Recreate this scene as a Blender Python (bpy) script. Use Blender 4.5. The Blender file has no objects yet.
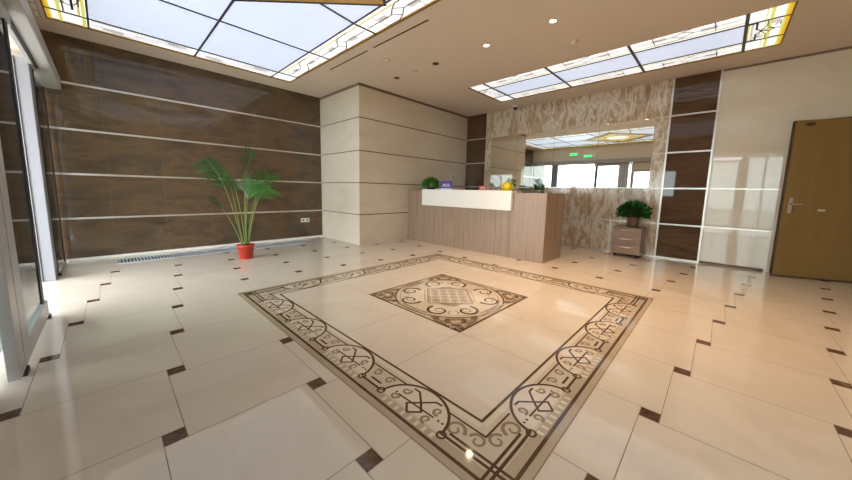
import bpy, bmesh, math, random
from mathutils import Vector, Matrix
random.seed(7)
C = bpy.context.scene.collection
PI = math.pi

# ------------------------------------------------------------------ materials
def lin(c):
    return tuple(((v/255)/12.92 if v/255 <= .04045 else ((v/255+.055)/1.055)**2.4) for v in c)

def new(name):
    m = bpy.data.materials.new(name); m.use_nodes = True
    nt = m.node_tree; b = nt.nodes['Principled BSDF']
    return m, nt, b

def plain(name, col, rough=.5, metal=0., spec=.5, coat=0.):
    m, nt, b = new(name)
    b.inputs['Base Color'].default_value = (*lin(col), 1)
    b.inputs['Roughness'].default_value = rough; b.inputs['Metallic'].default_value = metal
    b.inputs['Specular IOR Level'].default_value = spec; b.inputs['Coat Weight'].default_value = coat
    b.inputs['Coat Roughness'].default_value = .04
    return m

def emit(name, col, s):
    m, nt, b = new(name)
    b.inputs['Base Color'].default_value = (*lin(col), 1)
    b.inputs['Emission Color'].default_value = (*lin(col), 1); b.inputs['Emission Strength'].default_value = s
    b.inputs['Roughness'].default_value = .35
    return m

def node(nt, t, **kw):
    n = nt.nodes.new(t)
    for k, v in kw.items(): setattr(n, k, v)
    return n

def ramp(nt, stops):
    r = node(nt, 'ShaderNodeValToRGB'); e = r.color_ramp.elements
    while len(e) < len(stops): e.new(.5)
    for i, (p, c) in enumerate(stops): e[i].position = p; e[i].color = (*lin(c), 1)
    return r

def streak(name, stops, scale, stretch, rough, detail=6, dist=1.2, coat=0., wave=False, spec=.5, bump=0):
    m, nt, b = new(name)
    tc = node(nt, 'ShaderNodeTexCoord'); mp = node(nt, 'ShaderNodeMapping'); mp.inputs['Scale'].default_value = stretch
    nz = node(nt, 'ShaderNodeTexNoise'); nz.inputs['Scale'].default_value = scale; nz.inputs['Detail'].default_value = detail
    nz.inputs['Roughness'].default_value = .6; nz.inputs['Distortion'].default_value = dist
    r = ramp(nt, stops)
    nt.links.new(tc.outputs['Object'], mp.inputs['Vector']); nt.links.new(mp.outputs['Vector'], nz.inputs['Vector'])
    nt.links.new(nz.outputs['Fac'], r.inputs['Fac']); nt.links.new(r.outputs['Color'], b.inputs['Base Color'])
    b.inputs['Roughness'].default_value = rough; b.inputs['Coat Weight'].default_value = coat
    b.inputs['Coat Roughness'].default_value = .03; b.inputs['Specular IOR Level'].default_value = spec
    return m

def glass(name, tint):
    m, nt, b = new(name)
    nt.nodes.remove(b)
    out = nt.nodes['Material Output']
    tr = node(nt, 'ShaderNodeBsdfTransparent'); tr.inputs['Color'].default_value = (*tint, 1)
    gl = node(nt, 'ShaderNodeBsdfGlossy'); gl.inputs['Roughness'].default_value = .0
    fr = node(nt, 'ShaderNodeFresnel'); fr.inputs['IOR'].default_value = 1.5
    mx = node(nt, 'ShaderNodeMixShader')
    nt.links.new(fr.outputs[0], mx.inputs[0]); nt.links.new(tr.outputs[0], mx.inputs[1]); nt.links.new(gl.outputs[0], mx.inputs[2])
    nt.links.new(mx.outputs[0], out.inputs['Surface'])
    return m

M = {}
M['plaster'] = plain('ceiling_paint', (226, 208, 188), .75)
M['tile'] = streak('cream_floor_marble', [(.3, (210, 198, 181)), (.55, (217, 207, 192)), (.75, (205, 192, 174))], 1.3, (1, 1, 1), .045, 5, .8, spec=.5)
M['insert'] = streak('brown_floor_insert', [(.3, (74, 52, 40)), (.7, (112, 84, 66))], 30, (1, 1, 1), .12)
M['grout'] = plain('floor_grout', (128, 108, 86), .6)
M['brown'] = streak('brown_wall_stone', [(.25, (66, 54, 43)), (.42, (86, 71, 56)), (.55, (104, 82, 61)), (.62, (84, 69, 54)), (.72, (98, 80, 62)), (.80, (132, 108, 82))], 1.9, (.7, .7, 2.0), .05, 11, .7)
M['brownpil'] = streak('brown_pilaster_stone', [(.3, (66, 46, 33)), (.5, (92, 66, 47)), (.7, (76, 54, 39))], 2.0, (.5, .5, 3.5), .03, 6, .8)
M['cream'] = streak('cream_wall_stone', [(.3, (216, 201, 178)), (.6, (224, 211, 190)), (.8, (210, 194, 170))], 1.2, (1, 1, 2.2), .035, 5, .8)
M['groove'] = plain('dark_joint', (104, 84, 64), .5)
M['cornice'] = plain('taupe_cornice', (120, 100, 84), .5)
M['trimmetal'] = plain('satin_trim_metal', (214, 208, 200), .28, .75)
def onyx():
    m, nt, b = new('veined_onyx')
    tc = node(nt, 'ShaderNodeTexCoord')
    def noise(scale, stretch, rot, dist, det=6):
        mp = node(nt, 'ShaderNodeMapping'); mp.inputs['Scale'].default_value = stretch; mp.inputs['Rotation'].default_value = rot
        nz = node(nt, 'ShaderNodeTexNoise'); nz.inputs['Scale'].default_value = scale; nz.inputs['Detail'].default_value = det
        nz.inputs['Distortion'].default_value = dist; nz.inputs['Roughness'].default_value = .7
        nt.links.new(tc.outputs['Object'], mp.inputs['Vector']); nt.links.new(mp.outputs['Vector'], nz.inputs['Vector'])
        return nz.outputs['Fac']
    r1 = ramp(nt, [(.32, (146, 114, 86)), (.44, (180, 152, 122)), (.50, (196, 172, 144)), (.56, (166, 136, 104)), (.68, (208, 188, 162))])
    nt.links.new(noise(2.5, (1, 1.9, .9), (.35, 0, 0), .25, 13), r1.inputs['Fac'])
    r2 = ramp(nt, [(.44, (0, 0, 0)), (.50, (215, 205, 205)), (.56, (0, 0, 0))])
    nt.links.new(noise(1.9, (1, 2.3, .8), (-.4, 0, 0), .35, 12), r2.inputs['Fac'])
    r3 = ramp(nt, [(.60, (0, 0, 0)), (.74, (170, 170, 170))])
    nt.links.new(noise(1.1, (1, 1.6, .8), (.1, 0, 0), .4, 4), r3.inputs['Fac'])
    m1 = node(nt, 'ShaderNodeMixRGB'); m1.inputs['Color2'].default_value = (*lin((240, 231, 215)), 1)
    nt.links.new(r2.outputs['Color'], m1.inputs['Fac']); nt.links.new(r1.outputs['Color'], m1.inputs['Color1'])
    m2 = node(nt, 'ShaderNodeMixRGB'); m2.inputs['Color2'].default_value = (*lin((168, 108, 64)), 1)
    nt.links.new(r3.outputs['Color'], m2.inputs['Fac']); nt.links.new(m1.outputs['Color'], m2.inputs['Color1'])
    nt.links.new(m2.outputs['Color'], b.inputs['Base Color']); b.inputs['Roughness'].default_value = .12
    return m
M['onyx'] = onyx()
M['mirror'] = plain('mirror_silver', (236, 236, 230), .0, 1.)
M['white'] = plain('white_lacquer', (236, 233, 227), .3)
M['whitealu'] = plain('white_door_profile', (188, 188, 190), .35)
M['greyalu'] = plain('grey_header_profile', (172, 166, 158), .4)
M['black'] = plain('black_rubber', (22, 22, 24), .5)
M['glass'] = glass('window_glass', (.80, .84, .81))
M['wood'] = None
def woodmat(name, stops, stretch):
    return streak(name, stops, 5, stretch, .35, 7, .4)
M['postalu'] = plain('grey_white_post', (140, 140, 144), .4)
M['wood'] = woodmat('desk_woodgrain', [(.3, (140, 116, 97)), (.5, (158, 134, 113)), (.7, (128, 105, 87))], (3.2, 3.2, .12))
M['wood2'] = woodmat('pedestal_woodgrain', [(.3, (128, 100, 82)), (.5, (148, 120, 100)), (.7, (118, 92, 76))], (.3, .3, 4))
M['doorwood'] = streak('ochre_door_laminate', [(.3, (132, 102, 54)), (.7, (144, 112, 62))], 3, (2, 2, .3), .45)
M['doorframe'] = plain('dark_frame_and_edge_shade', (70, 44, 26), .5)
M['chrome'] = plain('brushed_handle', (205, 198, 188), .22, .9)
M['bronze'] = plain('bronze_plate', (84, 62, 34), .4, .4)
M['terra'] = plain('red_plastic_pot', (196, 62, 40), .4)
M['soil'] = plain('potting_soil', (50, 38, 30), .9)
M['leaf'] = plain('palm_leaf', (52, 122, 30), .45)
M['leafdark'] = plain('palm_leaf_dark', (42, 94, 38), .45)
M['stem'] = plain('palm_stem', (118, 130, 62), .5)
M['bush'] = plain('bush_leaf', (30, 84, 24), .45)
M['lime'] = plain('grass_ball_leaf', (74, 140, 30), .5)
M['potbrown'] = plain('bronze_glazed_pot', (112, 84, 66), .3)
M['plate'] = plain('mosaic_base', (203, 190, 170), .05)
M['zone'] = plain('mosaic_tan', (180, 164, 142), .05)
M['lightz'] = plain('mosaic_light', (218, 206, 188), .05)
M['dline'] = plain('mosaic_dark_brown', (84, 64, 46), .05)
M['scroll'] = plain('mosaic_grey_scroll', (146, 128, 108), .05)
M['brownz'] = plain('mosaic_mid_brown', (160, 138, 112), .05)
M['steel'] = plain('grille_steel', (190, 196, 206), .4, .2)
M['pit'] = plain('dark_duct', (30, 30, 32), .8)
M['purple'] = plain('purple_box', (92, 72, 190), .4)
M['red'] = plain('coral_red_card', (206, 92, 84), .5)
M['yellow'] = plain('yellow_ceramic', (240, 208, 30), .3)
M['offwhite'] = plain('white_plastic', (232, 230, 226), .4)
M['dark'] = plain('dark_bezel_and_gap_shade', (70, 58, 48), .4)
M['paving'] = plain('pale_paving', (190, 190, 186), .8)
# backlit glass of the two ceiling lights
M['lit_centre'] = emit('backlit_frosted_glass', (203, 214, 236), 0.80)
M['lit_border'] = emit('backlit_clear_border_glass', (244, 246, 248), 0.84)
M['lit_tint'] = emit('backlit_grey_glass', (200, 198, 196), 0.60)
M['lit_amber'] = emit('backlit_amber_glass', (240, 190, 20), 0.6)
M['lit_lime'] = emit('backlit_lime_glass', (224, 224, 122), 0.66)
M['lit_olive'] = emit('backlit_olive_glass', (208, 200, 138), .62)
M['lit_gold'] = emit('backlit_gold_glass', (176, 142, 80), 0.30)
M['lead'] = plain('lead_came', (86, 84, 88), .4, .3)
M['leadthin'] = plain('thin_lead_line', (84, 80, 76), .4)
M['goldedge'] = plain('gilded_edge', (140, 112, 50), .4, .5)
M['spot'] = emit('lit_lamp', (255, 236, 205), 14)
M['green'] = emit('green_exit_light', (60, 230, 120), 1.6)

# ------------------------------------------------------------------ mesh helpers
class MB:
    def __init__(s): s.bm = bmesh.new(); s.mats = []
    def mi(s, m):
        if m not in s.mats: s.mats.append(m)
        return s.mats.index(m)
    def face(s, pts, m, smooth=False):
        f = s.bm.faces.new([s.bm.verts.new(p) for p in pts]); f.material_index = s.mi(m); f.smooth = smooth; return f
    def box(s, a, b, m, bev=0):
        x0, y0, z0 = a; x1, y1, z1 = b
        v = [s.bm.verts.new(p) for p in ((x0,y0,z0),(x1,y0,z0),(x1,y1,z0),(x0,y1,z0),(x0,y0,z1),(x1,y0,z1),(x1,y1,z1),(x0,y1,z1))]
        fs = [s.bm.faces.new([v[i] for i in q]) for q in ((3,2,1,0),(4,5,6,7),(0,1,5,4),(1,2,6,5),(2,3,7,6),(3,0,4,7))]
        k = s.mi(m)
        for f in fs: f.material_index = k
        if bev:
            es = {e for f in fs for e in f.edges}
            r = bmesh.ops.bevel(s.bm, geom=list(es), offset=bev, segments=2, affect='EDGES', profile=.6)
            for f in r['faces']: f.material_index = k
    def lathe(s, prof, c, m, n=28, cap=True):
        k = s.mi(m); rings = []
        for r, z in prof:
            rings.append([s.bm.verts.new((c[0]+r*math.cos(2*PI*i/n), c[1]+r*math.sin(2*PI*i/n), c[2]+z)) for i in range(n)])
        for a, b in zip(rings, rings[1:]):
            for i in range(n):
                f = s.bm.faces.new((a[i], a[(i+1) % n], b[(i+1) % n], b[i])); f.material_index = k; f.smooth = True
        if cap:
            for rg, rev in ((rings[0], True), (rings[-1], False)):
                f = s.bm.faces.new(rg[::-1] if rev else rg); f.material_index = k
    def tube(s, pts, rad, m, n=7):
        k = s.mi(m); pts = [Vector(p) for p in pts]; rings = []
        for i, p in enumerate(pts):
            d = (pts[min(i+1, len(pts)-1)] - pts[max(i-1, 0)]).normalized()
            u = d.cross(Vector((0, 0, 1)))
            if u.length < 1e-3: u = d.cross(Vector((0, 1, 0)))
            u.normalize(); w = d.cross(u)
            r = rad(i/(len(pts)-1)) if callable(rad) else rad
            rings.append([s.bm.verts.new(p + u*(r*math.cos(2*PI*j/n)) + w*(r*math.sin(2*PI*j/n))) for j in range(n)])
        for a, b in zip(rings, rings[1:]):
            for j in range(n):
                f = s.bm.faces.new((a[j], a[(j+1) % n], b[(j+1) % n], b[j])); f.material_index = k; f.smooth = True
        for rg in (rings[0][::-1], rings[-1]):
            f = s.bm.faces.new(rg); f.material_index = k
    def ribbon(s, pts, w, z, m, closed=False):
        # flat inlaid line on a horizontal face at height z
        k = s.mi(m); n = len(pts); P = [Vector((p[0], p[1])) for p in pts]; L = []; R = []
        for i in range(n):
            a = P[(i-1) % n] if (closed or i) else P[0]; b = P[(i+1) % n] if (closed or i < n-1) else P[-1]
            d0 = (P[i]-a); d1 = (b-P[i])
            d0 = d0.normalized() if d0.length > 1e-9 else d1.normalized()
            d1 = d1.normalized() if d1.length > 1e-9 else d0
            nrm = Vector((-(d0.y+d1.y), d0.x+d1.x))
            nrm = nrm.normalized() if nrm.length > 1e-6 else Vector((-d0.y, d0.x))
            ww = w(i/(max(1, n-1))) if callable(w) else w
            sc = .5*ww/max(.5, nrm.dot(Vector((-d1.y, d1.x))))
            L.append(s.bm.verts.new((*(P[i]+nrm*sc), z))); R.append(s.bm.verts.new((*(P[i]-nrm*sc), z)))
        for i in range(n if closed else n-1):
            j = (i+1) % n
            f = s.bm.faces.new((R[i], R[j], L[j], L[i])); f.material_index = k
    def build(s, name, parent=None, flip=False):
        bmesh.ops.recalc_face_normals(s.bm, faces=[f for f in s.bm.faces]) if flip is None else None
        me = bpy.data.meshes.new(name); s.bm.to_mesh(me); s.bm.free()
        for m in s.mats: me.materials.append(M[m])
        o = bpy.data.objects.new(name, me); C.objects.link(o)
        if parent: o.parent = parent
        return o

def tag(o, label=None, cat=None, group=None, kind=None):
    if label: o['label'] = label
    if cat: o['category'] = cat
    if group: o['group'] = group
    if kind: o['kind'] = kind
    return o
def thing(name, label, cat, loc=(0, 0, 0), group=None):
    o = bpy.data.objects.new(name, None); C.objects.link(o); o.location = loc; o.empty_display_size = .1
    return tag(o, label, cat, group)
def struct(o): o['kind'] = 'structure'; return o
def copy_tree(o, parent=None):
    c = o.copy(); C.objects.link(c)
    if parent: c.parent = parent
    for ch in [k for k in bpy.data.objects if k.parent == o]: copy_tree(ch, c)
    return c
def boxobj(name, a, b, m, parent=None, bev=0):
    mb = MB(); mb.box(a, b, m, bev); return mb.build(name, parent)

# ------------------------------------------------------------------ dimensions (metres)
H = 2.947
YB, XP, YP, XR, XL, YF = 6.295, 3.171, 4.853, 6.443, -.53, -2.3
Z1, Z2, Z3, Z4 = .583, 1.181, 1.767, 2.357
L1 = (-.43, -.443, 2.367, 5.839)     # x0 y0 x1 y1 of the big ceiling light
L2 = (4.648, -.349, 5.848, 3.57)

# ------------------------------------------------------------------ floor
bx0, bx1, by0, by1 = .74, 3.757, .40, 3.386
def cut(r, q):
    x0, y0, x1, y1 = r; a0, b0, a1, b1 = q
    if x1 <= a0 or x0 >= a1 or y1 <= b0 or y0 >= b1: return [r]
    out = []
    if x0 < a0: out.append((x0, y0, a0, y1)); x0 = a0
    if x1 > a1: out.append((a1, y0, x1, y1)); x1 = a1
    if y0 < b0: out.append((x0, y0, x1, b0)); y0 = b0
    if y1 > b1: out.append((x0, b1, x1, y1))
    return out
def clip(r, q):
    a = (max(r[0], q[0]), max(r[1], q[1]), min(r[2], q[2]), min(r[3], q[3]))
    return a if a[2]-a[0] > 1e-3 and a[3]-a[1] > 1e-3 else None
fl = MB()
ROOM = (XL-.12, YF, XR, YB)
fl.box((ROOM[0], ROOM[1], -.12), (ROOM[2]+.4, ROOM[3], -.0018), 'grout')
A, B = .5953, .0788; ox, oy = 4.2023, 1.0235; g = .0016
for i in range(-22, 22):
    for j in range(-22, 22):
        cx, cy = ox+i*A+j*B-B/2, oy-i*B+j*A-B/2
        for r, m in (((cx, cy, cx+B, cy+B), 'insert'), ((cx+B, cy, cx+B+A, cy+A), 'tile')):
            r = clip((r[0]+g, r[1]+g, r[2]-g, r[3]-g), (ROOM[0], ROOM[1], ROOM[2]+.4, ROOM[3]))
            if not r: continue
            for x0, y0, x1, y1 in cut(r, (bx0, by0, bx1, by1)):
                fl.face(((x0, y0, 0), (x1, y0, 0), (x1, y1, 0), (x0, y1, 0)), m)
xs = [bx0+.305, 1.683, 2.253, 2.823, bx1-.305]; ys = [by0+.30, 1.323, 1.904, 2.485, by1-.30]
for x0, x1 in zip(xs, xs[1:]):
    for y0, y1 in zip(ys, ys[1:]):
        fl.face(((x0+g, y0+g, 0), (x1-g, y0+g, 0), (x1-g, y1-g, 0), (x0+g, y1-g, 0)), 'tile')
struct(fl.build('floor'))

# ------------------------------------------------------------------ mosaic border and medallion
def arc(cx, cy, rx, ry, a0, a1, n=18):
    return [(cx+rx*math.cos(a0+(a1-a0)*k/n), cy+ry*math.sin(a0+(a1-a0)*k/n)) for k in range(n+1)]
def spiral(cx, cy, r0, r1, a0, turns, n=26):
    return [(cx+(r0+(r1-r0)*k/n)*math.cos(a0+2*PI*turns*k/n), cy+(r0+(r1-r0)*k/n)*math.sin(a0+2*PI*turns*k/n)) for k in range(n+1)]

mb = MB(); W = .305
for x0, y0, x1, y1 in ((bx0, by0, bx0+W, by1), (bx1-W, by0, bx1, by1), (bx0+W, by0, bx1-W, by0+W-.005), (bx0+W, by1-W+.005, bx1-W, by1)):
    mb.face(((x0, y0, .0004), (x1, y0, .0004), (x1, y1, .0004), (x0, y1, .0004)), 'plate')
bd = mb
# side frames: local s along the side, t inward from the outer edge
Lx, Ly = bx1-bx0, by1-by0
sides = [((bx0, (by0+by1)/2), (0, 1), (1, 0), Ly), ((bx1, (by0+by1)/2), (0, 1), (-1, 0), Ly),
         (((bx0+bx1)/2, by0), (1, 0), (0, 1), Lx), (((bx0+bx1)/2, by1), (1, 0), (0, -1), Lx)]
zone = line = leaf = light = bd
for si, (o, sd, td, Lg) in enumerate(sides):
    T = lambda s, t: (o[0]+sd[0]*s+td[0]*t, o[1]+sd[1]*s+td[1]*t)
    def quad(mb, s0, t0, s1, t1, z, m):
        p = [T(s0, t0), T(s1, t0), T(s1, t1), T(s0, t1)]
        ar = sum(p[i][0]*p[(i+1) % 4][1]-p[(i+1) % 4][0]*p[i][1] for i in range(4))
        if ar < 0: p = p[::-1]
        mb.face([(*q, z) for q in p], m)
    rc = [0]
    def rib(mb, pts, w, z, m):
        rc[0] += 1
        mb.ribbon([T(*p) for p in pts], w, z+.00022*si+.0000015*rc[0], m)
    h = Lg/2
    quad(zone, -h+.005, .004, h-.005, .036, .0007, 'zone')            # outer tan strip
    quad(zone, -h+.06, .056, h-.06, .098, .0007, 'zone')              # ladder strip behind the scrolls
    quad(zone, -h+.2885, .262, h-.2885, .288, .0007, 'lightz')
    rib(line, [(-h+.046, .046), (h-.046, .046)], .017, .0013, 'dline')   # outer dark line
    rib(line, [(-h+.016, .003), (h-.016, .003)], .006, .0013, 'scroll')
    rib(line, [(-h+.296, .300), (h-.296, .300)], .014, .0013, 'dline')   # inner dark line
    for e in (-1, 1):
        rib(line, [(e*(h-.04), .112), (e*(h-.40), .112)], .014, .0013, 'dline')
        rib(line, [(e*(h-.04), .138), (e*(h-.36), .138)], .013, .0013, 'dline')
        rib(line, [(e*(h-.232), .235), (e*(h-.44), .235)], .010, .0013, 'dline')
        sp = spiral(0, 0, .05, .012, 0, 1.2)
        rib(leaf, [(e*(h-.36+p[0]), .175+p[1]) for p in sp], lambda f: .018-.008*f, .0010, 'scroll')
        rib(leaf, [(e*(h-.25+p[0]*.8), .19+p[1]*.8) for p in spiral(0, 0, .05, .014, PI, -1.1)], lambda f: .016-.007*f, .0010, 'scroll')
    for k in (-.9, -.3, .3, .9):
        c = k
        for q in range(8):                                            # pale ladder rungs
            quad(light, c-.19+q*.047, .062, c-.172+q*.047, .092, .0010, 'lightz')
        # pale ground of the bulging scroll
        p = [T(c+.2*math.cos(a), .11+.165*math.sin(a)) for a in [PI*i/20 for i in range(21)]]
        ar = sum(p[i][0]*p[(i+1) % 21][1]-p[(i+1) % 21][0]*p[i][1] for i in range(21))
        light.face([(*q, .0009) for q in (p if ar > 0 else p[::-1])], 'lightz')
        rib(line, [(c+.207*math.cos(a), .108+.180*math.sin(a)) for a in [PI*i/24 for i in range(25)]], .0145, .0015, 'dline')
        for e in (-1, 1):
            rib(line, [(c+e*.212+.02*math.cos(a), .106+.02*math.sin(a)) for a in [2*PI*i/12 for i in range(13)]], .010, .0016, 'dline')
        S = lambda L: [(c+s, t) for t, s in L]
        rib(line, S([(.092, -.003), (.136, .044), (.187, -.007), (.243, -.060), (.246, -.098)]), .012, .0015, 'dline')
        rib(line, S([(.092, -.003), (.141, -.052), (.187, -.007), (.241, .055), (.241, .095)]), .012, .0015, 'dline')
        rib(line, S([(.152, .126), (.157, -.120)]), .010, .0016, 'dline')
        for s in (-.143, -.168, .150): rib(line, S([(.157, s), (.157, s-.012)]), .012, .0016, 'dline')
        for s, t in ((.11, .20), (-.11, .20), (.13, .135), (-.10, .125)):
            rib(leaf, [(c+s+q[0], t+q[1]) for q in spiral(0, 0, .026, .006, s*20, 1.1, 16)], lambda f: .016-.007*f, .0012, 'scroll')
    for k in (-.6, 0, .6):
        rib(line, [(k-.085, .106), (k+.085, .106)], .014, .0014, 'dline')
        rib(line, [(k-.045, .140), (k+.045, .140)], .013, .0014, 'dline')
        rib(line, [(k-.15, .235), (k+.15, .235)], .010, .0014, 'dline')
        for e in (-1, 1):
            rib(leaf, [(k+e*(.055+q[0]), .19+q[1]) for q in spiral(0, 0, .03, .008, .5, 1.1, 16)], lambda f: .016-.006*f, .0012, 'scroll')
tag(bd.build('mosaic_border'), 'square brown and beige mosaic border with scrollwork inlaid in the cream floor', 'floor mosaic')

MX0, MX1, MY0, MY1 = 1.683, 2.823, 1.323, 2.485; mcx, mcy, hw = (MX0+MX1)/2, (MY0+MY1)/2, .571
mb = MB(); mb.face(((MX0, MY0, .0004), (MX1, MY0, .0004), (MX1, MY1, .0004), (MX0, MY1, .0004)), 'brownz')
ml = mlt = mb
n = 48
mlt.face([(mcx+.535*math.cos(2*PI*i/n), mcy+.545*math.sin(2*PI*i/n), .0008) for i in range(n)], 'plate')
ml.ribbon([(mcx+.535*math.cos(2*PI*i/n), mcy+.545*math.sin(2*PI*i/n)) for i in range(n)], .012, .0014, 'dline', True)
ml.ribbon([(mcx+.49*math.cos(2*PI*i/n), mcy+.50*math.sin(2*PI*i/n)) for i in range(n)], .008, .0014, 'scroll', True)
ml.ribbon([(MX0+.008, MY0+.008), (MX1-.008, MY0+.008), (MX1-.008, MY1-.008), (MX0+.008, MY1-.008)], .016, .0014, 'dline', True)
for k in range(4):
    a = PI/4+k*PI/2; ca, sa = math.cos(a), math.sin(a)
    P = lambda u, v: (mcx+ca*u-sa*v, mcy+sa*u+ca*v)
    # petal lobe toward the corner with a pair of C scrolls
    mlt.face([(*P(.36+.155*math.cos(2*PI*i/24), .215*math.sin(2*PI*i/24)), .0010) for i in range(24)], 'lightz')
    for e in (-1, 1):
        sp = spiral(0, 0, .108, .034, .4, 1.0, 24)
        ml.ribbon([P(.385-q[0]*1.0, e*(.128+q[1])) for q in sp], lambda f: .028-.014*f, .0015, 'dline')
        ml.ribbon([P(.385-q[0]*.5, e*(.112+q[1]*.5)) for q in sp[:14]], .010, .0014, 'scroll')
        ml.ribbon([P(.47, e*.03), P(.43, e*.05), P(.40, e*.02)], .012, .0015, 'scroll')
    # corner filigree
    for j in range(7):
        u = .60+.024*j; v = (j % 3-1)*.045*(1 if j < 5 else .4)
        for e in (-1, 1):
            ml.ribbon([P(u+q[0], e*(abs(v)+.02)+q[1]) for q in spiral(0, 0, .024, .006, j*1.3, e*1.3, 14)], .009, .0015, 'lightz' if (j % 2) else 'dline')
    for e in (-1, 1):
        for j in range(3):
            ml.ribbon([P(.565-.02*j+q[0], e*(.10+.065*j)+q[1]) for q in spiral(0, 0, .026, .007, j*2., e*1.3, 14)], .009, .0015, 'dline' if j % 2 else 'lightz')
    ml.ribbon([P(.775, 0), P(.58, .185), P(.572, 0), P(.58, -.185)], .008, .0015, 'dline', True)
    # strips along each side, between the lobes
    b = k*PI/2; cb, sb = math.cos(b), math.sin(b)
    Q = lambda u, v: (mcx+cb*u-sb*v, mcy+sb*u+cb*v)
    ml.ribbon([Q(.545, -.30), Q(.545, .30)], .022, .0012, 'plate')
    ml.ribbon([Q(.515, -.21), Q(.515, .21)], .020, .0015, 'brownz')
    ml.ribbon([Q(.485, -.15), Q(.485, .15)], .010, .0015, 'dline')
    # centre square (its corners point to the sides) with hatched edges
    ml.ribbon([P(.215, -.205), P(.215, .205)], .009, .0016, 'scroll')
    for j in range(4 if k % 2 == 0 else 0): ml.ribbon([P(.225+.018*j, -.11+.02*j), P(.225+.018*j, .11-.02*j)], .008, .0017, 'dline')
    ml.ribbon([P(.245, -.15), P(.245, .15)], .007, .0016, 'scroll')
c4 = [(mcx+.30*math.cos(k*PI/2), mcy+.30*math.sin(k*PI/2), .0011) for k in range(4)]
mlt.face(c4, 'zone')
for j in range(-4, 5):
    t = j*.045
    for a in (PI/4, 3*PI/4):
        ca, sa = math.cos(a), math.sin(a)
        ml.ribbon([(mcx+ca*t-sa*-.2, mcy+sa*t+ca*-.2), (mcx+ca*t-sa*.2, mcy+sa*t+ca*.2)], (.006 if j % 2 else .008), .0016+.0001*(a > 1), 'scroll' if j % 2 else 'lightz')
tag(mb.build('mosaic_medallion'), 'square brown scrollwork medallion in the middle of the mosaic border', 'floor mosaic')

# ------------------------------------------------------------------ ceiling with two recesses
ce = MB()
hole = [L1, L2]
gx = sorted({ROOM[0], L1[0], L1[2], L2[0], L2[2], XR+.4}); gy = sorted({YF, L1[1], L1[3], L2[1], L2[3], YB+.05})
for x0, x1 in zip(gx, gx[1:]):
    for y0, y1 in zip(gy, gy[1:]):
        mx, my = (x0+x1)/2, (y0+y1)/2
        if any(h[0] < mx < h[2] and h[1] < my < h[3] for h in hole): continue
        ce.box((x0, y0, H), (x1, y1, H+.15), 'plaster')
for h in hole: ce.box((h[0]-.02, h[1]-.02, H+.12), (h[2]+.02, h[3]+.02, H+.16), 'plaster')
bmesh.ops.remove_doubles(ce.bm, verts=ce.bm.verts, dist=1e-5)
struct(ce.build('ceiling'))

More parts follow.
